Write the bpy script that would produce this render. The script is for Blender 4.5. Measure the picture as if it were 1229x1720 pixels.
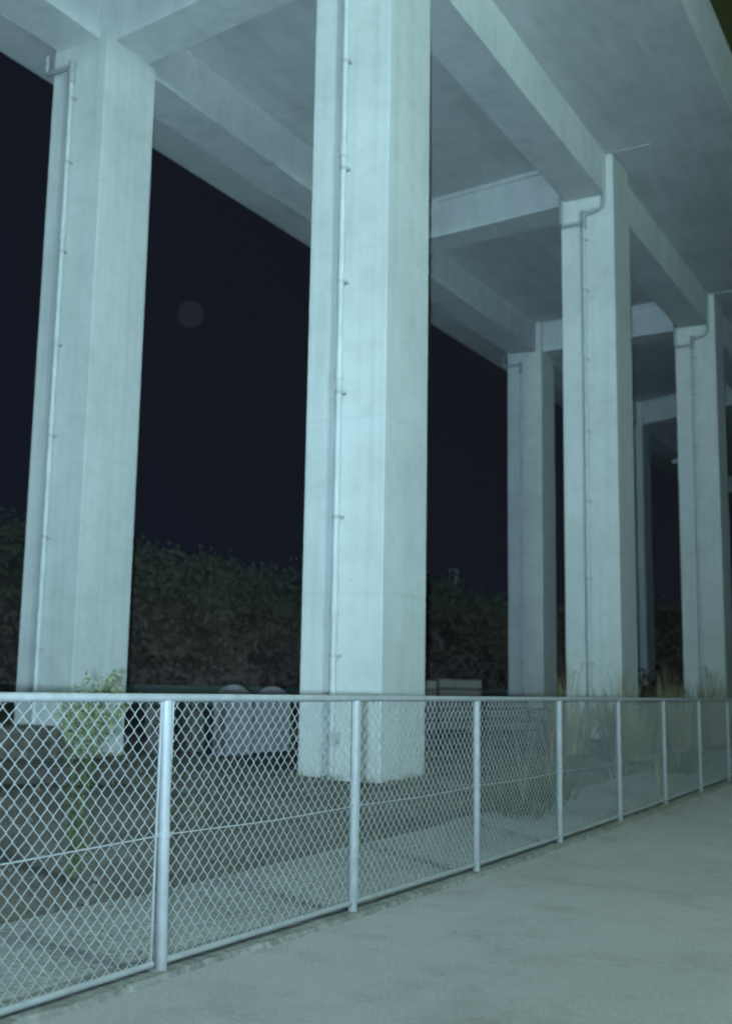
import bpy, bmesh, math, random
from mathutils import Vector, Matrix, noise
R = math.radians
random.seed(7)
S = bpy.context.scene
for o in list(bpy.data.objects): bpy.data.objects.remove(o)
C = S.collection

# ------------------------------------------------------------------ camera
cam = bpy.data.objects.new('camera', bpy.data.cameras.new('camera')); C.objects.link(cam)
yaw, pit, rol = R(30.868), R(8.780), R(1.422)
fw = Vector((-math.sin(yaw)*math.cos(pit), math.cos(yaw)*math.cos(pit), math.sin(pit)))
rt = Vector((math.cos(yaw), math.sin(yaw), 0)); up = rt.cross(fw)
r2 = rt*math.cos(rol) + up*math.sin(rol); u2 = -rt*math.sin(rol) + up*math.cos(rol)
cam.matrix_world = Matrix(((r2.x, u2.x, -fw.x, 0), (r2.y, u2.y, -fw.y, 0), (r2.z, u2.z, -fw.z, 1.5), (0, 0, 0, 1)))
cam.data.sensor_fit = 'VERTICAL'; cam.data.sensor_height = 36.0
cam.data.lens = 1906.0/1720*36
cam.data.shift_x = (614.5-512.3)/1720; cam.data.shift_y = -(860-812.1)/1720
cam.data.clip_end = 3000; cam.data.clip_start = 0.05
cam.data.dof.use_dof = True; cam.data.dof.focus_distance = 6.3; cam.data.dof.aperture_fstop = 2.0
S.camera = cam

# ------------------------------------------------------------------ night sky
W = bpy.data.worlds.new('World'); S.world = W; W.use_nodes = True
nt = W.node_tree; N = nt.nodes; L = nt.links
bg = N['Background']; bg.inputs['Strength'].default_value = 1.0
tc = N.new('ShaderNodeTexCoord')
dot = N.new('ShaderNodeVectorMath'); dot.operation = 'DOT_PRODUCT'
gd = Vector((-math.sin(R(8))*math.cos(R(32)), math.cos(R(8))*math.cos(R(32)), math.sin(R(32))))
dot.inputs[1].default_value = gd
L.new(tc.outputs['Generated'], dot.inputs[0])
rp = N.new('ShaderNodeValToRGB'); L.new(dot.outputs['Value'], rp.inputs['Fac'])
e = rp.color_ramp.elements
e[0].position = 0.70; e[0].color = (0.0068, 0.0092, 0.0178, 1)
e[1].position = 0.995; e[1].color = (0.0135, 0.0210, 0.0095, 1)
m = rp.color_ramp.elements.new(0.93); m.color = (0.0068, 0.0084, 0.0122, 1)
L.new(rp.outputs['Color'], bg.inputs['Color'])

# ------------------------------------------------------------------ light: the photographer's flash beside the lens, and a greenish street lamp on the far side of the road
fl_ = bpy.data.lights.new('flash', 'SPOT'); fo = bpy.data.objects.new('flash', fl_); C.objects.link(fo)
fo.location = Vector((0, 0, 1.5)) - r2*0.09 - u2*0.025 - fw*0.02
fl_.energy = 890; fl_.color = (0.49, 0.78, 1.0); fl_.shadow_soft_size = 0.035
fl_.spot_size = R(86); fl_.spot_blend = 1.0
fo.rotation_euler = (fw + r2*((230-512.3)/1906) - u2*((480-812.1)/1906)).to_track_quat('-Z', 'Y').to_euler()
fl_.use_nodes = True; fn = fl_.node_tree.nodes; ff = fn.new('ShaderNodeLightFalloff')
ff.inputs['Strength'].default_value = 1.0
fl_.node_tree.links.new(ff.outputs['Linear'], fn['Emission'].inputs['Strength'])
ld = bpy.data.lights.new('street_lamp_light', 'POINT'); lo = bpy.data.objects.new('street_lamp_light', ld); C.objects.link(lo)
lo.location = (7.2, 2.6, 12.2); ld.energy = 11500; ld.color = (0.62, 0.99, 0.98); ld.shadow_soft_size = 1.4
# weak sun lamp added as ambient fill, no real source behind it
sd = bpy.data.lights.new('faint_fill_sun', 'SUN'); so = bpy.data.objects.new('faint_fill_sun', sd); C.objects.link(so)
sd.energy = 0.02; sd.angle = R(0.5); sd.color = (0.8, 0.9, 1.0); so.rotation_euler = (R(45), 0, R(-50))

S.view_settings.view_transform = 'Standard'; S.view_settings.look = 'None'
S.view_settings.exposure = 0; S.view_settings.gamma = 1
S.render.engine = 'CYCLES'
S.cycles.filter_width = 1.9; S.cycles.max_bounces = 8; S.cycles.diffuse_bounces = 5

# ------------------------------------------------------------------ helpers
class MB:
    """collects shapes for ONE mesh object"""
    def __init__(s): s.v = []; s.f = []
    def quad(s, a, b, c, d):
        n = len(s.v); s.v += [tuple(a), tuple(b), tuple(c), tuple(d)]; s.f.append((n, n+1, n+2, n+3))
    def box(s, x0, x1, y0, y1, z0, z1):
        s.prism([(x0, y0), (x1, y0), (x1, y1), (x0, y1)], z0, z1)
    def prism(s, pts, z0, z1):
        n = len(s.v); k = len(pts)
        s.v += [(x, y, z0) for x, y in pts] + [(x, y, z1) for x, y in pts]
        s.f.append(tuple(n+i for i in reversed(range(k)))); s.f.append(tuple(n+k+i for i in range(k)))
        for i in range(k):
            j = (i+1) % k; s.f.append((n+i, n+j, n+k+j, n+k+i))
    def obox(s, c, ax, ay, az):
        """box with centre c and half axes"""
        c, ax, ay, az = Vector(c), Vector(ax), Vector(ay), Vector(az); n = len(s.v)
        for sz in (-1, 1):
            for sx, sy in ((-1, -1), (1, -1), (1, 1), (-1, 1)): s.v.append(tuple(c+ax*sx+ay*sy+az*sz))
        s.f += [tuple(n+i for i in q) for q in ((3, 2, 1, 0), (4, 5, 6, 7), (0, 1, 5, 4), (1, 2, 6, 5), (2, 3, 7, 6), (3, 0, 4, 7))]
    def tube(s, pts, r, k=8, cap=True):
        pts = [Vector(p) for p in pts]; rs = r if isinstance(r, (list, tuple)) else [r]*len(pts)
        n0 = len(s.v); prev = None
        for i, p in enumerate(pts):
            t = (pts[min(i+1, len(pts)-1)] - pts[max(i-1, 0)]).normalized()
            if prev is None:
                a = Vector((0, 0, 1)) if abs(t.z) < 0.9 else Vector((1, 0, 0))
                u = t.cross(a).normalized()
            else:
                u = (prev - t*prev.dot(t)).normalized()
            prev = u; w = t.cross(u)
            for j in range(k):
                a = 2*math.pi*j/k + math.pi/k
                s.v.append(tuple(p + (u*math.cos(a)+w*math.sin(a))*rs[i]))
        for i in range(len(pts)-1):
            for j in range(k):
                a = n0+i*k+j; b = n0+i*k+(j+1) % k
                s.f.append((a, b, b+k, a+k))
        if cap:
            s.f.append(tuple(n0+j for j in reversed(range(k)))); q = n0+(len(pts)-1)*k
            s.f.append(tuple(q+j for j in range(k)))
    def lathe(s, prof, k=24, c=(0, 0, 0)):
        n0 = len(s.v)
        for r, z in prof:
            for j in range(k):
                a = 2*math.pi*j/k; s.v.append((c[0]+r*math.cos(a), c[1]+r*math.sin(a), c[2]+z))
        for i in range(len(prof)-1):
            for j in range(k):
                a = n0+i*k+j; b = n0+i*k+(j+1) % k; s.f.append((a, b, b+k, a+k))
        s.f.append(tuple(n0+j for j in reversed(range(k)))); q = n0+(len(prof)-1)*k
        s.f.append(tuple(q+j for j in range(k)))
    def build(s, name, mat, parent=None, smooth=False, bevel=0):
        me = bpy.data.meshes.new(name); me.from_pydata(s.v, [], s.f); me.update()
        if bevel:
            bm = bmesh.new(); bm.from_mesh(me)
            ed = [x for x in bm.edges if len(x.link_faces) == 2 and x.calc_face_angle(0) > 0.5]
            bmesh.ops.bevel(bm, geom=ed, offset=bevel, segments=1, affect='EDGES', clamp_overlap=True)
            bm.to_mesh(me); bm.free()
        me.materials.append(mat)
        if smooth:
            for p in me.polygons: p.use_smooth = True
            me.set_sharp_from_angle(angle=R(40))
        o = bpy.data.objects.new(name, me); C.objects.link(o)
        if parent: o.parent = parent
        return o
def tag(o, label, cat, group=None):
    o['label'] = label; o['category'] = cat
    if group: o['group'] = group
    return o
def thing(name, label, cat, loc=(0, 0, 0), rz=0, group=None):
    o = bpy.data.objects.new(name, None); C.objects.link(o); o.location = loc; o.rotation_euler.z = rz
    return tag(o, label, cat, group)
def struct(o): o['kind'] = 'structure'; return o
def stuff(o): o['kind'] = 'stuff'; return o
def copy_tree(o, parent=None):
    c = o.copy(); C.objects.link(c); c.parent = parent
    for ch in [x for x in list(C.objects) if x.parent == o]: copy_tree(ch, c)
    return c

# ------------------------------------------------------------------ materials
def mat(name, base, rough=0.8, spec=0.3, metal=0.0):
    m = bpy.data.materials.new(name); m.use_nodes = True
    b = m.node_tree.nodes['Principled BSDF']
    b.inputs['Base Color'].default_value = (*base, 1); b.inputs['Roughness'].default_value = rough
    b.inputs['Metallic'].default_value = metal; b.inputs['Specular IOR Level'].default_value = spec
    return m, m.node_tree, b
def nn(t, kind, **kw):
    n = t.nodes.new(kind)
    for k, v in kw.items(): setattr(n, k, v)
    return n
def noise_n(t, vec, scale, detail=4, rough=0.55):
    n = nn(t, 'ShaderNodeTexNoise'); n.inputs['Scale'].default_value = scale
    n.inputs['Detail'].default_value = detail; n.inputs['Roughness'].default_value = rough
    t.links.new(vec, n.inputs['Vector']); return n.outputs['Fac']
def ramp(t, fac, stops):
    r = nn(t, 'ShaderNodeValToRGB'); t.links.new(fac, r.inputs['Fac']); e = r.color_ramp.elements
    while len(e) < len(stops): e.new(0.5)
    for q, (p, c) in zip(e, stops):
        q.position = p; q.color = (*c, 1) if len(c) == 3 else c
    return r.outputs['Color']
def g3(v): return (v, v, v)
def mul(t, a, b, f=1.0):
    m = nn(t, 'ShaderNodeMix', data_type='RGBA', blend_type='MULTIPLY'); m.inputs['Factor'].default_value = f
    t.links.new(a, m.inputs['A']); t.links.new(b, m.inputs['B']); return m.outputs['Result']
def mapping(t, vec, sc):
    m = nn(t, 'ShaderNodeMapping'); m.inputs['Scale'].default_value = sc; t.links.new(vec, m.inputs['Vector']); return m.outputs['Vector']
def bump(t, b, h, strength, dist):
    n = nn(t, 'ShaderNodeBump'); n.inputs['Strength'].default_value = strength; n.inputs['Distance'].default_value = dist
    t.links.new(h, n.inputs['Height']); t.links.new(n.outputs['Normal'], b.inputs['Normal'])
def coords(t, kind='Object', rnd=False):
    tc = nn(t, 'ShaderNodeTexCoord'); v = tc.outputs[kind]
    if rnd:
        oi = nn(t, 'ShaderNodeObjectInfo'); ad = nn(t, 'ShaderNodeVectorMath', operation='MULTIPLY_ADD')
        ad.inputs[1].default_value = (37, 53, 0); t.links.new(oi.outputs['Random'], ad.inputs[0]); t.links.new(v, ad.inputs[2]); v = ad.outputs[0]
    return v

def concrete(name, base, streak, seam, rnd=True):
    m, t, b = mat(name, base, 0.88, 0.25)
    v = coords(t, 'Object', rnd)
    big = noise_n(t, v, 0.55, 5, 0.6)
    col = ramp(t, big, [(0.25, tuple(c*0.88 for c in base)), (0.5, base), (0.78, tuple(min(1, c*1.10) for c in base))])
    mid = noise_n(t, v, 3.2, 6, 0.65)
    col = mul(t, col, ramp(t, mid, [(0.30, g3(0.90)), (0.55, g3(1.0)), (1, g3(1.0))]))
    st = noise_n(t, mapping(t, v, streak), 1.0, 5, 0.6)         # runs of water down the face, board marks
    col = mul(t, col, ramp(t, st, [(0.28, (0.89, 0.905, 0.89)), (0.52, g3(1.0)), (1, g3(1.0))]))
    bd = noise_n(t, mapping(t, v, (streak[0]*0.75, streak[1]*0.75, streak[2]*0.08)), 1.0, 3, 0.5)      # broad board bands
    col = mul(t, col, ramp(t, bd, [(0.32, (0.945, 0.955, 0.95)), (0.47, g3(1.0)), (0.60, g3(1.0)), (0.66, (0.95, 0.96, 0.965))]))
    vo = nn(t, 'ShaderNodeTexVoronoi'); vo.inputs['Scale'].default_value = 3.4; t.links.new(v, vo.inputs['Vector'])
    col = mul(t, col, ramp(t, vo.outputs['Distance'], [(0.0, g3(0.45)), (0.028, g3(0.55)), (0.042, g3(1)), (1, g3(1))]))   # blow holes
    if seam:
        sx = nn(t, 'ShaderNodeSeparateXYZ'); t.links.new(v, sx.inputs[0])
        wv = nn(t, 'ShaderNodeMath', operation='PINGPONG'); wv.inputs[1].default_value = seam/2
        wob = nn(t, 'ShaderNodeMath', operation='MULTIPLY_ADD'); wob.inputs[1].default_value = 0.05
        t.links.new(mid, wob.inputs[0]); t.links.new(sx.outputs['Z'], wob.inputs[2]); t.links.new(wob.outputs[0], wv.inputs[0])
        col = mul(t, col, ramp(t, wv.outputs[0], [(0.0, g3(0.86)), (0.012, g3(0.90)), (0.03, g3(1)), (1, g3(1))]), 0.4)
    t.links.new(col, b.inputs['Base Color'])
    bump(t, b, noise_n(t, v, 14, 6, 0.7), 0.25, 0.02)
    return m
M = {}
M['concrete'] = concrete('column_concrete', (0.45, 0.455, 0.43), (5.5, 5.5, 0.22), 2.4)
M['beam'] = concrete('beam_concrete', (0.50, 0.51, 0.485), (2.2, 2.2, 0.8), 0)
M['deck'] = concrete('deck_concrete', (0.45, 0.455, 0.43), (3.0, 0.35, 1), 0)
M['arch'] = concrete('arch_concrete', (0.20, 0.196, 0.19), (3, 3, 0.6), 0)
M['block'] = concrete('block_concrete', (0.105, 0.096, 0.08), (3, 3, 0.6), 0)
M['low_wall'] = concrete('wall_concrete', (0.085, 0.11, 0.10), (2, 2, 0.4), 0)

def simple(name, base, rough=0.6, spec=0.4, metal=0, scale=6, var=0.25, bmp=0.0, obj='Object'):
    m, t, b = mat(name, base, rough, spec, metal); v = coords(t, obj, True)
    n = noise_n(t, v, scale, 5, 0.6)
    c = ramp(t, n, [(0.25, tuple(x*(1-var) for x in base)), (0.6, base), (0.85, tuple(min(1, x*(1+var*0.5)) for x in base))])
    t.links.new(c, b.inputs['Base Color'])
    if bmp: bump(t, b, n, bmp, 0.02)
    return m
M['fence'] = simple('galvanised_steel', (0.225, 0.225, 0.223), 0.5, 0.4, 0.0, 9, 0.22)
M['wire'] = simple('coated_wire', (0.25, 0.25, 0.248), 0.5, 0.4, 0.0, 20, 0.15)
M['pipe'] = simple('grey_pvc', (0.40, 0.42, 0.40), 0.55, 0.4, 0, 3, 0.2)
M['pipe_joint'] = simple('dull_pipe_joint', (0.27, 0.285, 0.27), 0.6, 0.3, 0, 8, 0.25)
M['clamp'] = simple('clamp_steel', (0.33, 0.335, 0.325), 0.6, 0.4, 0.0, 12, 0.3)
M['wood'] = simple('weathered_timber', (0.115, 0.098, 0.082), 0.9, 0.2, 0, 5, 0.5, 0.3)
M['dark_wood'] = simple('tarred_timber', (0.055, 0.046, 0.04), 0.85, 0.25, 0, 4, 0.5, 0.3)
M['white'] = simple('chalky_white', (0.55, 0.55, 0.52), 0.8, 0.3, 0, 9, 0.3)
M['tank'] = simple('tank_plastic', (0.30, 0.29, 0.29), 0.6, 0.35, 0, 2.5, 0.2)
M['leaf'] = simple('weed_leaf', (0.085, 0.10, 0.042), 0.75, 0.25, 0, 3, 0.4)
M['pale_leaf'] = simple('flowering_weed', (0.145, 0.16, 0.085), 0.8, 0.2, 0, 5, 0.35)
M['dry'] = simple('dry_straw', (0.27, 0.22, 0.13), 0.85, 0.2, 0, 4, 0.4)
M['reed'] = simple('reed_green', (0.22, 0.205, 0.105), 0.8, 0.2, 0, 2.5, 0.5)

m, t, b = mat('asphalt', (0.1, 0.1, 0.09), 0.92, 0.2); v = coords(t, 'Object')
c = ramp(t, noise_n(t, v, 0.35, 5, 0.6), [(0.3, (0.250, 0.226, 0.220)), (0.7, (0.300, 0.271, 0.264))])
c = mul(t, c, ramp(t, noise_n(t, v, 60, 3, 0.7), [(0.3, g3(0.84)), (0.55, g3(1.0)), (0.72, g3(1.18))]))
c = mul(t, c, ramp(t, noise_n(t, v, 1.9, 6, 0.7), [(0.32, g3(0.84)), (0.5, g3(1)), (1, g3(1))]))
c = mul(t, c, ramp(t, noise_n(t, mapping(t, v, (0.9, 0.45, 1)), 1.0, 6, 0.6), [(0.30, g3(0.70)), (0.40, g3(0.92)), (0.46, g3(1)), (1, g3(1))]))   # old damp stains
wn = nn(t, 'ShaderNodeTexNoise'); wn.inputs['Scale'].default_value = 1.6; wn.inputs['Detail'].default_value = 5; t.links.new(v, wn.inputs['Vector'])
wm = nn(t, 'ShaderNodeVectorMath', operation='MULTIPLY_ADD'); wm.inputs[1].default_value = (0.9, 0.9, 0); t.links.new(wn.outputs['Color'], wm.inputs[0]); t.links.new(v, wm.inputs[2])
vc = nn(t, 'ShaderNodeTexVoronoi', feature='DISTANCE_TO_EDGE'); vc.inputs['Scale'].default_value = 0.33; t.links.new(wm.outputs[0], vc.inputs['Vector'])
c = mul(t, c, ramp(t, vc.outputs['Distance'], [(0.0, g3(0.55)), (0.0022, g3(0.70)), (0.0045, g3(1)), (1, g3(1))]), 0.18)                                # hairline cracks
t.links.new(c, b.inputs['Base Color']); bump(t, b, noise_n(t, v, 90, 4, 0.7), 0.5, 0.008); M['asphalt'] = m

def earth(name, lo_, hi_, grit=30):
    m, t, b = mat(name, hi_, 0.95, 0.15); v = coords(t, 'Object')
    c = ramp(t, noise_n(t, v, 0.9, 6, 0.65), [(0.3, lo_), (0.7, hi_)])
    c = mul(t, c, ramp(t, noise_n(t, v, grit, 4, 0.7), [(0.3, g3(0.55)), (0.55, g3(1.0)), (0.75, g3(1.5))]))
    t.links.new(c, b.inputs['Base Color']); bump(t, b, noise_n(t, v, grit, 5, 0.7), 0.8, 0.03); return m
M['earth'] = earth('bare_earth', (0.10, 0.09, 0.076), (0.18, 0.164, 0.142))
M['hill'] = earth('hill_earth', (0.05, 0.042, 0.035), (0.09, 0.07, 0.06), 4)
M['strip'] = earth('old_concrete_strip', (0.24, 0.235, 0.22), (0.32, 0.312, 0.295), 22)
M['kerb'] = earth('worn_kerb', (0.13, 0.125, 0.112), (0.20, 0.192, 0.172), 14)

# woodland: olive leaves above, dry brown undergrowth low on the slope
m, t, b = mat('woodland_leaf', (0.07, 0.075, 0.05), 0.85, 0.2); v = coords(t, 'Object')
sx = nn(t, 'ShaderNodeSeparateXYZ'); t.links.new(v, sx.inputs[0])
mr = nn(t, 'ShaderNodeMapRange'); mr.inputs['From Min'].default_value = 1.0; mr.inputs['From Max'].default_value = 5.0
t.links.new(sx.outputs['Z'], mr.inputs['Value'])
c = ramp(t, mr.outputs['Result'], [(0.0, (0.112, 0.080, 0.068)), (0.45, (0.088, 0.076, 0.055)), (1.0, (0.074, 0.078, 0.056))])
c = mul(t, c, ramp(t, noise_n(t, v, 0.8, 5, 0.65), [(0.3, g3(0.72)), (0.6, g3(1.0)), (0.8, g3(1.15))]))
t.links.new(c, b.inputs['Base Color']); M['woodland'] = m

# ------------------------------------------------------------------ ground levels
def zr(y):                       # level of road, following its gentle fall and sag
    if y < 4.5: return min(0.12, -0.018*(y-4.5))
    return -0.20*(1-math.exp(-(y-4.5)/5.5))
def sm(a, b, x):
    t = min(1, max(0, (x-a)/(b-a))); return t*t*(3-2*t)
def zg(x, y):                    # ground everywhere
    yard = 0.0 - 0.13*sm(8.5, 12.5, -x) if x < -6 else 0.0
    k = sm(4.3, 6.6, -x)
    return zr(y)*(1-k) + yard*k
def sheet(name, xs, ys, zf, mt):
    mb = MB(); nx = len(xs)
    mb.v = [(x, y, zf(x, y)) for y in ys for x in xs]
    for j in range(len(ys)-1):
        for i in range(nx-1): mb.f.append((j*nx+i, j*nx+i+1, (j+1)*nx+i+1, (j+1)*nx+i))
    return struct(mb.build(name, mt, smooth=True))
def steps(a, b, d):
    n = max(1, int(round((b-a)/d))); return [a+(b-a)*i/n for i in range(n+1)]
def rough_ground(x, y):
    z = zg(x, y) - 0.03
    if x < -5 and -30 < x and -5 < y < 60:
        z += 0.045*noise.noise((x*0.9, y*0.9, 0)) + 0.02*noise.noise((x*3.1, y*3.1, 3)) - 0.01
    return z
ys = [-600, -200, -60, -20] + steps(-6, 40, 0.35) + [50, 70, 120, 250, 900]
sheet('ground', [-900, -250, -80, -40] + steps(-26, -4.6, 0.35) + [-3.9, -3.2, -2, 0, 5, 12, 30, 100, 300, 900], ys, rough_ground, M['earth'])
yr = [-60, -20] + steps(-6, 40, 0.5) + [60, 120]
sheet('road', [-3.42, -2.5, -1.5, 0, 3, 7, 12], yr, lambda x, y: zr(y) + 0.004*noise.noise((x, y, 0)) , M['asphalt'])
# old concrete strip just behind the fence
sheet('concrete_strip', steps(-4.98, -3.62, 0.2), steps(-6, 26, 0.3),
      lambda x, y: zg(x, y)-0.004+0.012*noise.noise((x*1.5, y*1.5, 5)) - (0.04 if x < -4.9 else 0), M['strip'])
# kerb under the fence, with a chipped front edge
mb = MB(); yk = steps(-6, 34, 0.12); prof = []
for i, y in enumerate(yk):
    ch = 0.035*noise.noise((y*1.3, 0, 1)) + 0.035*noise.noise((y*5.1, 2, 1))
    zt = zr(y) + 0.030 + 0.008*noise.noise((y*4, 7, 0))
    prof.append([(-3.64, zr(y)-0.05), (-3.64, zt), (-3.47, zt), (-3.405+ch*0.6, zt-0.004), (-3.37+ch*0.9, zr(y)-0.02)])
for i, y in enumerate(yk): mb.v += [(x, y, z) for x, z in prof[i]]
for i in range(len(yk)-1):
    for j in range(4): mb.f.append((i*5+j, i*5+j+1, (i+1)*5+j+1, (i+1)*5+j))
struct(mb.build('kerb', M['kerb'], smooth=False))

# ------------------------------------------------------------------ viaduct
XB, YB, XA, YA, SP = -7.370, 14.024, -13.256, 14.703, 11.408
WX, WY, ZS, ZD = 1.227, 1.353, 12.237, 13.268
via = thing('viaduct', 'tall pale concrete viaduct on two rows of square columns, crossing the night sky', 'viaduct')
def column_bm():
    mb = MB(); mb.box(-WX/2, WX/2, -WY/2, WY/2, -0.6, ZD); return mb
pcol = None; protos = {}
def make_column(kind):
    o = column_bm().build('column', M['concrete'], via, bevel=0.008)
    yf = -WY/2; px = -0.06 if kind == 'B' else -0.10; r = 0.048
    yp = yf - 0.085
    d = MB(); d.tube([(px, yp, 0.05), (px, yp, ZS-0.75)], r, 12)
    for z in (2.05, 5.30, 8.55):                                   # sockets
        d.tube([(px, yp, z), (px, yp, z+0.16)], r*1.3, 12)
    d.build('drainpipe', M['pipe'], o, smooth=True)
    if kind == 'B':
        k = MB(); k.box(px-0.085, px+0.085, yp+0.02, yf, 0.40, 0.56); k.tube([(px, yp, 0.38), (px, yp, 0.58)], r*1.22, 12)
        k.build('pipe_bracket', M['clamp'], o)
    j = MB(); zt = ZS-0.42
    j.tube([(px, yp, ZS-0.76), (px, yp, zt+0.08)], r*1.35, 12)      # tee
    zl = zt-0.20
    if kind == 'B':
        j.tube([(px, yp, zl), (-WX/2+0.10, yp, zl), (-WX/2+0.045, yp, zl+0.02), (-WX/2+0.02, yp, zl+0.08), (-WX/2+0.02, yp, ZS+0.35)], r, 10)
        xr = WX/2-0.20
        j.tube([(px, yp, zt), (xr-0.14, yp, zt+0.05), (xr-0.04, yp, zt+0.11), (xr, yp, zt+0.22), (xr, yp, ZD-0.05)], r, 10)
        j.tube([(xr, yp, ZD-0.06), (WX/2+0.9, yp, ZD-0.06)], r*0.45, 8)
    else:
        j.tube([(px, yp, zt-0.02), (-WX/2-0.06, yp, zt-0.02), (-WX/2-0.10, yp, zt), (-WX/2-0.10, yp, zt+0.34)], r*0.95, 10)
    j.build('pipe_joint', M['pipe_joint'], o, smooth=True)
    for z in (1.55, 3.4, 5.12, 6.7, 8.37, 10.0, 11.2):
        k = MB(); k.tube([(px, yp, z-0.025), (px, yp, z+0.025)], r*1.18, 12)
        k.box(px+0.02, px+0.085, yp+0.03, yf, z-0.018, z+0.018)
        k.box(px+0.04, px+0.085, yp-0.010, yp+0.010, z-0.014, z+0.014)
        k.build('pipe_clamp', M['clamp'], o)
    return o
for kind, X, Y in (('A', XA, YA), ('B', XB, YB)):
    for n in range(-1, 4 if kind == 'A' else 6):
        if kind in protos: o = copy_tree(protos[kind], via)
        else: o = protos[kind] = make_column(kind)
        o.location = (X, Y+n*SP+(2.1 if (kind, n) == ('A', 3) else 0), 0)
mb = None
for X, Y in ((XA, YA), (XB, YB)):
    for n in range(-2, 6):
        sh = [2.1 if (X, q) == (XA, 3) else 0 for q in (n, n+1)]
        mb = MB(); mb.box(X-WX/2+0.09, X+WX/2-0.19, Y+n*SP+WY/2+sh[0], Y+(n+1)*SP-WY/2+sh[1], ZS, ZD)
        mb.build('longitudinal_beam', M['beam'], via, bevel=0.008)
for n in range(-1, 4):
    ya, yb = YA+n*SP+(2.1 if n == 3 else 0), YB+n*SP; h = WY/2-0.20
    xa, xb = XA+WX/2, XB-WX/2
    mb = MB(); mb.prism([(xa, ya-h), (xb, yb-h), (xb, yb+h), (xa, ya+h)], ZS+0.02, ZD)
    mb.prism([(xa, ya-h-0.10), (xb, yb-h-0.10), (xb, yb-h), (xa, ya-h)], ZD-0.10, ZD)
    mb.build('cross_beam', M['beam'], via)
XL, XR_ = -16.10, -4.02
mb = MB(); mb.box(XL+1.0, XR_-1.03, -25, 125, ZD, ZD+0.40); mb.build('deck_slab', M['deck'], via)
mb = MB(); mb.box(XR_-1.03, XR_, -25, 125, ZD-0.004, ZD+0.42); mb.build('deck_edge', M['deck'], via)
mb = MB(); mb.box(XL, XL+1.0, -25, 125, ZD-0.02, ZD+0.42); mb.build('deck_edge', M['deck'], via)
for x0, x1 in ((XL, XL+0.22), (XR_-0.22, XR_)):
    mb = MB(); mb.box(x0, x1, -25, 125, ZD+0.42, ZD+1.5); mb.build('parapet', M['deck'], via, bevel=0.02)

# ------------------------------------------------------------------ chain link fence
FX, FY0, GS, RAIL = -3.455, 4.479, -0.0185, 1.296
fence = thing('chain_link_fence', 'pale galvanised chain link fence with round rails and posts along the asphalt road', 'fence', (FX, FY0, 0))
def rz(y): return GS*(y-FY0) + RAIL
def bz(y): return zr(y) + (0.062 if y < 5 else 0.078)
n0, n1 = -2, 15
LEAN = {0: (0.045, 0.0), 3: (0.0, 0.012), 5: (0.012, -0.006)}
ypos = [FY0+2*n for n in range(n0, n1+1)]
ypos[-n0] += 0.036
for i, y in enumerate(ypos):
    x = 0; mb = MB(); yy = y-FY0
    mb.tube([(0, yy+LEAN.get(i+n0, (0, 0))[0], zr(y)-0.05), (0, yy+LEAN.get(i+n0, (0, 0))[1], rz(y)-0.012)], 0.0295, 14)
    p = mb.build('fence_post', M['fence'], fence, smooth=True)
    c = MB(); yy += sum(LEAN.get(i+n0, (0, 0)))/2
    zm = (rz(y)+zr(y))/2
    c.tube([(0, yy, zm-0.012), (0, yy, zm+0.012)], 0.036, 12)
    c.tube([(0, yy-0.07, zm), (0, yy+0.07, zm)], 0.007, 6)
    c.build('wire_clamp', M['fence'], p, smooth=True)
for i in range(len(ypos)-1):
    a, b_ = ypos[i], ypos[i+1]; ya, yb = a-FY0, b_-FY0
    mb = MB(); mb.tube([(0, ya-0.0, rz(a)), (0, yb+0.0, rz(b_))], 0.0205, 12)
    for y in (ya, yb): pass
    mb.build('top_rail', M['fence'], fence, smooth=True)
    mb = MB(); mb.tube([(0.0, ya+0.03, bz(a)), (0.0, yb-0.03, bz(b_))], 0.0165, 10); mb.build('bottom_rail', M['fence'], fence, smooth=True)
    mb = MB(); mb.tube([(0.012, ya+0.03, (rz(a)+zr(a))/2), (0.012, (ya+yb)/2, (rz(a)+zr(a)+rz(b_)+zr(b_))/4-0.012), (0.012, yb-0.03, (rz(b_)+zr(b_))/2)], 0.0034, 5)
    mb.build('tension_wire', M['wire'], fence)
    for y, s in ((ya, 1), (yb, -1)):
        mb = MB(); yy = y+s*0.046; A = y+FY0
        mb.tube([(0.006, yy, bz(A)), (0.006, yy, rz(A))], 0.0065, 6)
        mb.build('edge_bar', M['fence'], fence, smooth=True)
    # woven mesh: each wire zigzags up between two neighbouring columns of bends
    mb = MB(); P = 0.0395; y0, y1 = ya+0.046, yb-0.046; nw = int((y1-y0)/P); P = (y1-y0)/nw; H = 0.0388
    wr = 0.0024
    for k in range(nw):
        pts = []; rows = int((RAIL-0.02)/H)
        ph = k % 2
        yc = y0+k*P+FY0
        zb, zt = bz(yc), rz(yc); nr = max(2, int(round((zt-zb)/H)))
        for q in range(nr+1):
            s = (q+ph) % 2
            yv = y0+(k+s)*P
            jit = 0.004*noise.noise((yv*9, q*1.7, i)) + 0.006*noise.noise((yv*0.9, q*0.12, i+20))
            off = 0.003 if s else -0.003
            pts.append((off+0.012*noise.noise((yv*1.3, q*0.15, 9)), yv+jit, zb+(zt-zb)*q/nr))
        mb.tube(pts, wr, 4, cap=False)
    mb.build('chain_mesh', M['wire'], fence)

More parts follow.
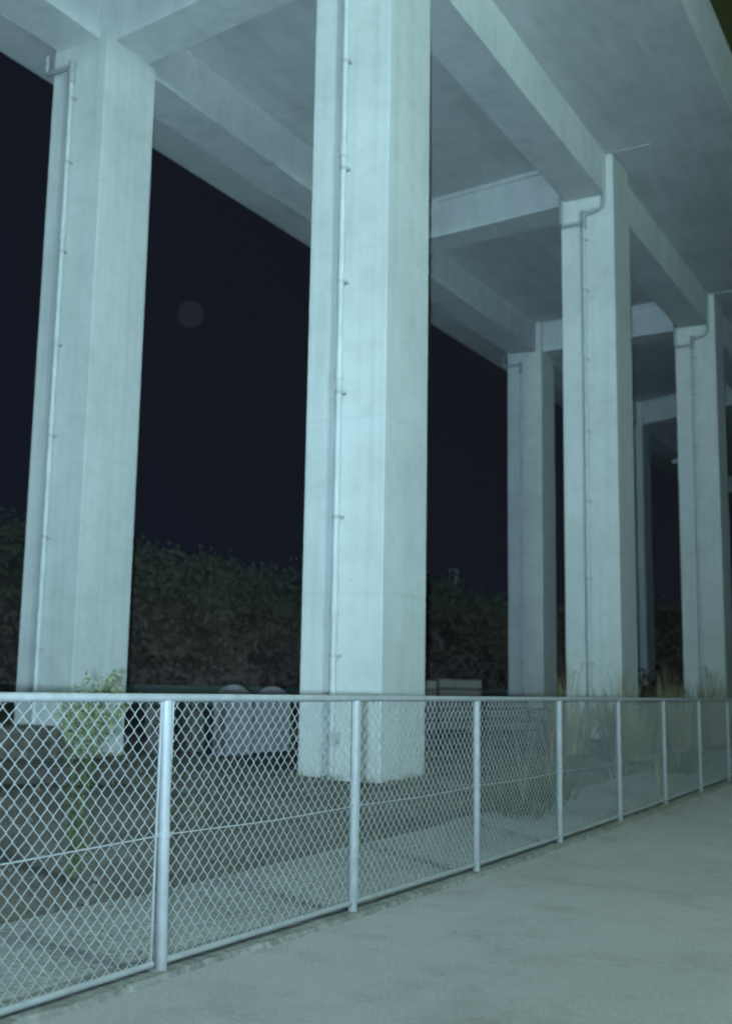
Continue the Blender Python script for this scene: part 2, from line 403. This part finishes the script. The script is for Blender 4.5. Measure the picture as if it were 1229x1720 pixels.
# ------------------------------------------------------------------ wooded hill
ridge = [(-75, -25, 11), (-62, 2, 10.5), (-48, 22, 9.0), (-40, 30.5, 8.0), (-35.5, 35.2, 6.9), (-30, 40, 5.5), (-26.3, 42.5, 4.8), (-22, 50.3, 4.9), (-19.4, 51.4, 4.0), (-11, 62, 4.2), (2, 78, 5), (20, 95, 6)]
def rp_at(t):
    i = min(int(t), len(ridge)-2); f = t-i
    return Vector(ridge[i]).lerp(Vector(ridge[i+1]), f)
def hill_pt(t, s):
    """t along the ridge, s 0 foot .. 1 ridge .. 2 behind"""
    p = rp_at(t); out = Vector((-0.78, 0.62, 0)); foot = p - out*(p.z*1.35+2.0)
    if s <= 1:
        q = foot.lerp(p, s); z = p.z*(s**1.15) + (1-s)*(-0.2)
    else:
        q = p + out*(s-1)*60; z = p.z - 2.5*(s-1)
    return Vector((q.x, q.y, z + 0.5*noise.noise((q.x*0.25, q.y*0.25, 0))*min(1, s*2)))
mb = MB(); nt_, ns_ = 110, 24
for j in range(ns_+1):
    for i in range(nt_+1):
        s = j/ns_*1.6; mb.v.append(tuple(hill_pt(i/nt_*(len(ridge)-1), s)))
w_ = nt_+1
for j in range(ns_):
    for i in range(nt_): mb.f.append((j*w_+i, j*w_+i+1, (j+1)*w_+i+1, (j+1)*w_+i))
struct(mb.build('hillside', M['hill'], smooth=True))
def rv(): 
    while 1:
        v = Vector((random.uniform(-1, 1), random.uniform(-1, 1), random.uniform(-1, 1)))
        if 0.05 < v.length < 1: return v
def leafq(mb, p, s):
    a = rv().normalized(); b = a.cross(rv()).normalized()
    a *= s; b *= s*random.uniform(0.4, 0.7)
    mb.quad(p-a*0.5-b*0.1, p-b*0.5, p+a*0.5, p+b*0.5)
mb = MB()
for n in range(2300):
    t = random.uniform(1.6, 10.2); s = random.uniform(0.02, 1.12)
    p = hill_pt(t, s); rad = random.uniform(0.35, 0.8) + 0.35*(s > 0.6)*random.random()
    hgt = rad*random.uniform(0.8, 1.5)
    for k in range(int(22*rad/0.6)):
        v = rv(); v.normalize(); v = Vector((v.x*rad, v.y*rad, abs(v.z)*hgt))*random.uniform(0.55, 1.05)
        leafq(mb, p+v, random.uniform(0.16, 0.36))
stuff(mb.build('woodland', M['woodland']))

# faint mast on the hill top
mast = thing('signal_mast', 'thin pale mast with a small square frame on the dark hilltop', 'mast', (-21.7, 50.6, 4.6))
mb = MB(); mb.tube([(0, 0, -0.6), (0, 0, 1.35)], 0.03, 6); mb.build('pole', M['clamp'], mast)
mb = MB(); mb.tube([(-0.30, 0, 0.75), (-0.30, 0, 1.35), (0.12, 0, 1.35), (0.12, 0, 0.75), (-0.30, 0, 0.75)], 0.022, 5); mb.build('frame', M['clamp'], mast)

# glowing disc added to stand in for an orb of flash backscatter
m, t, b = mat('orb_glow', (0, 0, 0), 1, 0); v = coords(t, 'Object')
c = ramp(t, noise_n(t, v, 0.22, 4, 0.6), [(0.3, (0.0130, 0.0150, 0.0205)), (0.7, (0.0165, 0.0185, 0.0245))])
t.links.new(c, b.inputs['Emission Color']); b.inputs['Emission Strength'].default_value = 1.0
mb = MB(); mb.lathe([(0.02, -9.6)] + [(9.6*math.cos(R(a)), 9.6*math.sin(R(a))) for a in range(-85, 90, 10)] + [(0.02, 9.6)], 40)
mo = mb.build('orb', m, smooth=True); mo.location = (-120.49*4, 159.63*4, 1.5+61.23*4)
tag(mo, 'faint dim round flash orb low in the dark sky between the two nearest columns', 'orb')

# ------------------------------------------------------------------ yard under the viaduct
def P3(x, y, dz=0): return (x, y, zg(x, y)+dz)
lw = MB()
pl = [(-44, 12), (-28.5, 28.1), (-21, 34.1), (-15, 42), (-11, 52)]
for (a, b_), (c_, d_) in zip(pl[:-1], pl[1:]):
    dx, dy = c_-a, d_-b_; l = math.hypot(dx, dy); nx, ny = -dy/l*0.12, dx/l*0.12
    lw.prism([(a-nx, b_-ny), (c_-nx, d_-ny), (c_+nx, d_+ny), (a+nx, b_+ny)], -0.3, 0.50)
tag(lw.build('low_wall', M['low_wall'], bevel=0.02), 'low grey green concrete wall at the foot of the wooded hill', 'wall')

def arched_block(x, y, w, h, rz_, label):
    """concrete block with a flat face and a half round top"""
    r_ = w/2; pts = [(-r_, -0.08), (r_, -0.08)] + [(r_*math.cos(R(a)), h-r_+r_*math.sin(R(a))) for a in range(0, 181, 10)]
    mb = MB(); k = len(pts); d = 0.55
    mb.v = [(px, -d, pz) for px, pz in pts] + [(px, d, pz) for px, pz in pts]
    mb.f = [tuple(range(k)), tuple(reversed(range(k, 2*k)))] + [(q, q+k, (q+1) % k+k, (q+1) % k) for q in range(k)]
    o = mb.build('arched_block', M['arch'], bevel=0.012); o.location = P3(x, y); o.rotation_euler.z = rz_
    return tag(o, label, 'block', 'round topped grey blocks in the yard')
arched_block(-11.35, 16.75, 0.66, 1.14, R(34), 'grey round topped concrete block, left and taller of the pair behind the fence')
arched_block(-10.95, 17.40, 0.64, 1.10, R(31), 'grey round topped concrete block, nearest the central column, lower of the pair')
def stake(x, y, h, tilt, label):
    t_ = thing('timber_stake', label, 'stake', P3(x, y), tilt*7, 'white topped timber stakes in the yard')
    dx = tilt*0.12
    mb = MB(); mb.obox((dx/2, 0, h*0.46), (0.028, 0, 0), (0, 0.028, 0), (dx/2, 0, h*0.46)); mb.build('shaft', M['wood'], t_)
    mb = MB(); mb.obox((dx*1.02, 0, h*0.96), (0.034, 0, 0), (0, 0.034, 0), (dx*0.04, 0, h*0.045)); mb.build('cap', M['white'], t_, bevel=0.006)
sl = ['leftmost', 'second', 'third', 'fourth', 'fifth', 'sixth', 'seventh', 'rightmost']
for i in range(8):
    f = i/7; x = -12.10+f*0.95; y = 15.30+f*0.92
    x += random.uniform(-.05, .05); y += random.uniform(-.05, .05)
    lab = 'white topped timber stake, %s in the row beside the round topped blocks' % (sl[i] if i in (0, 7) else sl[i])
    stake(x, y, random.uniform(0.84, 0.98), random.uniform(-1, 1), lab)
def pallet_mb(w, d, h):
    mb = MB(); n = 6
    for i in range(n):
        a = -w/2+i*w/n
        mb.box(a+0.01, a+w/n-0.015, -d/2, d/2, h-0.022, h)
        mb.box(a+0.01, a+w/n-0.015, -d/2, d/2, 0, 0.02)
    for y in (-d/2, -0.04, d/2-0.08): mb.box(-w/2+0.012, w/2-0.012, y, y+0.08, 0.0205, h-0.0225)
    return mb
pm = None
def pallets(x, y, rz_, n, labels, group, w=1.0, d=0.9):
    for k in range(n):
        o = pallet_mb(w, d, 0.14).build('pallet', M['wood']); o.location = P3(x+random.uniform(-.03, .03), y+random.uniform(-.03, .03), 0.01+k*0.142)
        o.rotation_euler.z = rz_+random.uniform(-.05, .05); tag(o, labels(k, n), 'pallet', group)
ordn = ['lowest', 'second from bottom', 'third from bottom', 'fourth from bottom', 'fifth from bottom', 'topmost']
def lab(s):
    return lambda k, n: 'pallet, %s in stack %s' % ('topmost' if k == n-1 else ordn[k], s)
pallets(-12.3, 16.3, 0.7, 5, lab('behind the white topped stakes'), 'pallets stacked in the yard')
pallets(-11.6, 12.0, 0.2, 4, lab('at the left edge in front of the left column'), 'pallets stacked in the yard')

# stacked concrete blocks beyond the central column
def block(x, y, z, rz_, label, sx=0.52, sy=0.3, sz=0.22):
    mb = MB(); mb.box(-sx, sx, -sy, sy, 0, sz); o = mb.build('concrete_block', M['block'], bevel=0.03)
    o.location = P3(x, y, z); o.rotation_euler.z = rz_; tag(o, label, 'block', 'stacked concrete blocks'); return o
bx, by = -11.7, 24.8; ux, uy = 0.82, 0.57; a_ = math.atan2(uy, ux)
rows_ = [('bottom', 4, 0.01), ('second', 4, 0.25), ('third', 3, 0.49), ('fourth', 2, 0.73), ('top', 2, 0.97)]
cn = {4: ['left end', 'left of centre', 'right of centre', 'right end'], 3: ['left end', 'middle', 'right end'], 2: ['left end', 'right end']}
for nm, k, z in rows_:
    for i in range(k):
        block(bx+ux*1.07*i, by+uy*1.07*i, z, a_+random.uniform(-.02, .02), 'concrete block, %s of the %s course, stack right of central column' % (cn[k][i], nm))
# dark timbers lying left of the left column
tn = ['nearest the fence', 'in the middle', 'farthest from the fence']
for i in range(3):
    mb = MB(); mb.box(-1.1, 1.1, -0.11, 0.11, 0, 0.2); o = mb.build('timber_sleeper', M['dark_wood'], bevel=0.015)
    o.location = P3(-9.6-0.45*i, 10.2+0.5*i, 0.0); o.rotation_euler.z = 0.75+0.06*i
    tag(o, 'dark tarred timber sleeper on bare earth at far left, %s of three' % tn[i], 'timber', 'dark timber sleepers')

# ------------------------------------------------------------------ weeds
def blade(mb, p, d, l, w, droop=0.5, seg=3):
    d = d.normalized(); side = d.cross(Vector((0, 0, 1)))
    if side.length < 0.1: side = Vector((1, 0, 0))
    side.normalize(); pts = []
    for i in range(seg+1):
        f = i/seg; q = p + d*l*f + Vector((0, 0, -droop*l*f*f)); ww = w*(1-f)**0.7*0.5
        pts.append((q+side*ww, q-side*ww))
    for i in range(seg): mb.quad(pts[i][1], pts[i][0], pts[i+1][0], pts[i+1][1])
def tall_weed(x, y, h, label, spread, nst, rnd, name='tall_weed', group='tall weeds behind the fence'):
    rs = random.Random(rnd); t_ = thing(name, label, 'weed', P3(x, y), 0, group)
    st, lf, fl = MB(), MB(), MB()
    for s in range(nst):
        a = rs.uniform(0, 6.28); ln = rs.uniform(0.0, spread); hh = h*rs.uniform(0.72, 1.0)
        pts = []
        for i in range(9):
            f = i/8; pts.append(Vector((0.022*math.cos(a)+math.cos(a)*ln*f**2.6, 0.022*math.sin(a)+math.sin(a)*ln*f**2.6, hh*f)))
        st.tube(pts, [0.0045*(1-0.6*i/8) for i in range(9)], 5)
        for k in range(int(hh*85)):
            f = rs.uniform(0.04, 0.92); i = min(7, int(f*8)); p = pts[i].lerp(pts[i+1], f*8-i); b_ = rs.uniform(0, 6.28)
            blade(lf, p, Vector((math.cos(b_), math.sin(b_), rs.uniform(0.1, 0.7))), rs.uniform(0.06, 0.13), 0.020, 0.75)
        top = pts[-1]
        for k in range(11):
            b_ = rs.uniform(0, 6.28); base = pts[6].lerp(top, rs.uniform(0.0, 1)); dd = Vector((math.cos(b_), math.sin(b_), rs.uniform(0.3, 1.2))).normalized()
            L_ = rs.uniform(0.10, 0.26)
            fl.tube([base, base+dd*L_*0.6, base+dd*L_+Vector((0, 0, -0.03))], 0.0025, 4, cap=False)
            for q in range(18):
                p = base+dd*L_*rs.uniform(0.25, 1.0)+Vector((rs.gauss(0, .018), rs.gauss(0, .018), rs.gauss(0, .018)))
                s_ = rs.uniform(0.012, 0.026); u = Vector((rs.gauss(0, 1), rs.gauss(0, 1), rs.gauss(0, 1))).normalized(); w = u.cross(Vector((rs.gauss(0, 1), rs.gauss(0, 1), 1))).normalized()
                fl.quad(p-u*s_, p-w*s_*.6, p+u*s_, p+w*s_*.6)
    st.build('stem', M['leaf'], t_); lf.build('leaves', M['leaf'], t_); fl.build('flower_heads', M['pale_leaf'], t_)
    return t_
tall_weed(-5.49, 6.2, 1.40, 'tall yellow green flowering weed standing behind the fence before the left column', 0.27, 6, 3)

def reed(x, y, h, label, rnd, n=34, sp=0.5, matn='reed', cat='reed', name='reed_clump'):
    rs = random.Random(rnd); t_ = thing(name, label, cat, P3(x, y), 0, 'reeds and weeds behind the far fence')
    lf, st = MB(), MB()
    for k in range(n):
        a = rs.uniform(0, 6.28); r0 = rs.uniform(0, 0.38); p = Vector((math.cos(a)*r0, math.sin(a)*r0, 0))
        d = Vector((math.cos(a)*sp*rs.uniform(0.2, 1), math.sin(a)*sp*rs.uniform(0.2, 1), 1))
        blade(lf, p, d, h*rs.uniform(0.55, 1.05), rs.uniform(0.016, 0.036), rs.uniform(0.05, 0.4), 6)
    for k in range(max(3, n//22)):
        a = rs.uniform(0, 6.28); hh = h*rs.uniform(0.85, 1.05); ln = rs.uniform(0.05, 0.35)
        pts = [Vector((math.cos(a)*ln*f*f, math.sin(a)*ln*f*f, hh*f)) for f in (0, .25, .5, .75, 1)]
        st.tube(pts, [0.006, 0.005, 0.004, 0.003, 0.002], 5)
        for q in range(22):
            f = rs.uniform(0.78, 1.0); p = pts[3].lerp(pts[4], (f-0.75)*4); b_ = rs.uniform(0, 6.28)
            blade(st, p, Vector((math.cos(b_), math.sin(b_), 0.6)), rs.uniform(0.05, 0.12), 0.008, 0.3, 2)
    lf.build('leaves', M[matn], t_); st.build('stalks', M['dry'], t_)
RC = [
      (-6.3, 19.6, 1.6, 'tall reed clump below the face of the second near column'),
      (-5.4, 20.4, 1.3, 'low reed clump close behind the fence, under the second near column'),
      (-6.2, 22.6, 1.55, 'tall reed clump with pale seed heads, right of the second near column'),
      (-5.2, 23.4, 1.35, 'reed clump with bent blades against the dark gap between columns'),
      (-6.0, 25.6, 1.65, 'high reed clump standing in the dark gap between the near columns'),
      (-5.1, 26.4, 1.5, 'reed clump at the left foot of the third near column'),
      (-5.8, 29.0, 1.7, 'tall reed clump in front of the third near column'),
      (-4.9, 30.2, 1.6, 'reed clump at the right edge beside the third near column')]
for i, (x, y, h, l_) in enumerate(RC): reed(x, y, h*0.95, l_, 40+i, 260, 0.5)
for i, (x, y, h, l_) in enumerate([(-4.5, 12.4, 0.95, 'leafy green weed clump inside the fence before the fourth bay'), (-4.7, 13.9, 1.0, 'leafy green weed clump inside the fence by dry stalks'), (-4.4, 19.4, 0.7, 'low green weed clump near the far fence posts')]):
    reed(x, y, h, l_, 80+i, 90, 0.9, 'leaf', 'weed', 'weed_clump')
# dry stalks leaning on the fence
for i, (x, y, l_) in enumerate([(-3.70, 13.3, 'pale dry stalks leaning against the fence, left of the other dry bunch'), (-3.72, 15.2, 'pale dry stalks behind the fence, right of the other dry bunch')]):
    rs = random.Random(5+i); mb = MB()
    for k in range(9):
        a = rs.uniform(-0.5, 0.9); hh = rs.uniform(0.35, 0.85); b_ = rs.uniform(-.12, .04)
        mb.tube([(0, 0, -0.03), (b_*0.4, a*hh*0.35, hh*0.5), (b_, a*hh*0.9, hh)], [0.006, 0.005, 0.002], 5)
    o = mb.build('dry_stalks', M['dry']); o.location = P3(x, y); tag(o, l_, 'dry weed', 'dry stalks along the fence')
# dry grass and litter along the kerb
mb = MB(); rs = random.Random(11)
for k in range(1500):
    y = rs.choice([rs.uniform(11.2, 19), rs.gauss(13.6, 0.9), rs.gauss(15.4, 1.0), rs.uniform(2, 30)])
    x = -3.42 + rs.gauss(0.02, 0.17) - 0.15*(rs.random() < 0.5)
    if x > -3.05 or (y < 10.5 and rs.random() < 0.9): continue
    a = rs.uniform(0, 6.28)
    blade(mb, Vector((x, y, zg(x, y)+0.02)), Vector((math.cos(a)*0.8, math.sin(a)*0.8, rs.uniform(0.1, 1.3))), rs.uniform(0.05, 0.22), 0.007, 0.5, 3)
stuff(mb.build('dry_grass', M['dry']))
mb = MB()
for k in range(5000):
    x = -rs.uniform(3.7, 9.5); y = rs.uniform(9, 32)
    if noise.noise((x*0.5, y*0.5, 4)) < -0.02+0.25*(y < 13): continue
    a = rs.uniform(0, 6.28)
    blade(mb, Vector((x, y, zg(x, y)-0.03)), Vector((math.cos(a)*0.7, math.sin(a)*0.7, rs.uniform(0.3, 1.3))), rs.uniform(0.08, 0.32), 0.010, 0.45, 3)
for cx_, cy_ in [(XB, YB), (XA, YA), (XB, YB+SP), (XA, YA+SP)]:
    for k in range(420):
        sd_ = rs.choice('xy'); u_ = rs.uniform(-0.8, 0.8)
        px_, py_ = (WX/2+abs(rs.gauss(0.02, 0.10)), u_) if sd_ == 'x' else (u_, -WY/2-abs(rs.gauss(0.02, 0.10)))
        if noise.noise((px_*3+cx_, py_*3+cy_, 8)) < -0.05: continue
        a = rs.uniform(0, 6.28)
        blade(mb, Vector((cx_+px_, cy_+py_, zg(cx_+px_, cy_+py_)-0.04)), Vector((math.cos(a)*0.6, math.sin(a)*0.6, rs.uniform(0.3, 1.3))), rs.uniform(0.08, 0.26), 0.011, 0.45, 3)
stuff(mb.build('grass', M['reed']))
# stones and rubble on the bare earth
mb = MB()
for k in range(2600):
    x = -rs.uniform(3.8, 16); y = rs.uniform(2, 26); q = rs.uniform(0.006, 0.022)*(1.7 if rs.random() < 0.05 else 1)
    if noise.noise((x*0.4, y*0.4, 14)) < -0.1: continue
    a, b_ = rv().normalized(), rv().normalized(); c_ = a.cross(b_).normalized(); b_ = c_.cross(a)
    mb.obox((x, y, zg(x, y)-0.02+q*0.2), a*q, b_*q*rs.uniform(0.5, 0.9), c_*q*rs.uniform(0.4, 0.8))
stuff(mb.build('gravel', M['earth']))
mb = MB()
for k in range(260):
    x = -3.38+abs(rs.gauss(0, 0.45)) if k < 200 else rs.uniform(-3.2, 2); y = rs.uniform(2.5, 20); q = rs.uniform(0.002, 0.005)
    a, b_ = rv().normalized(), rv().normalized(); c_ = a.cross(b_).normalized(); b_ = c_.cross(a)
    mb.obox((x, y, zr(y)+q*0.5), a*q, b_*q*0.7, c_*q*0.6)
stuff(mb.build('road_grit', M['asphalt']))
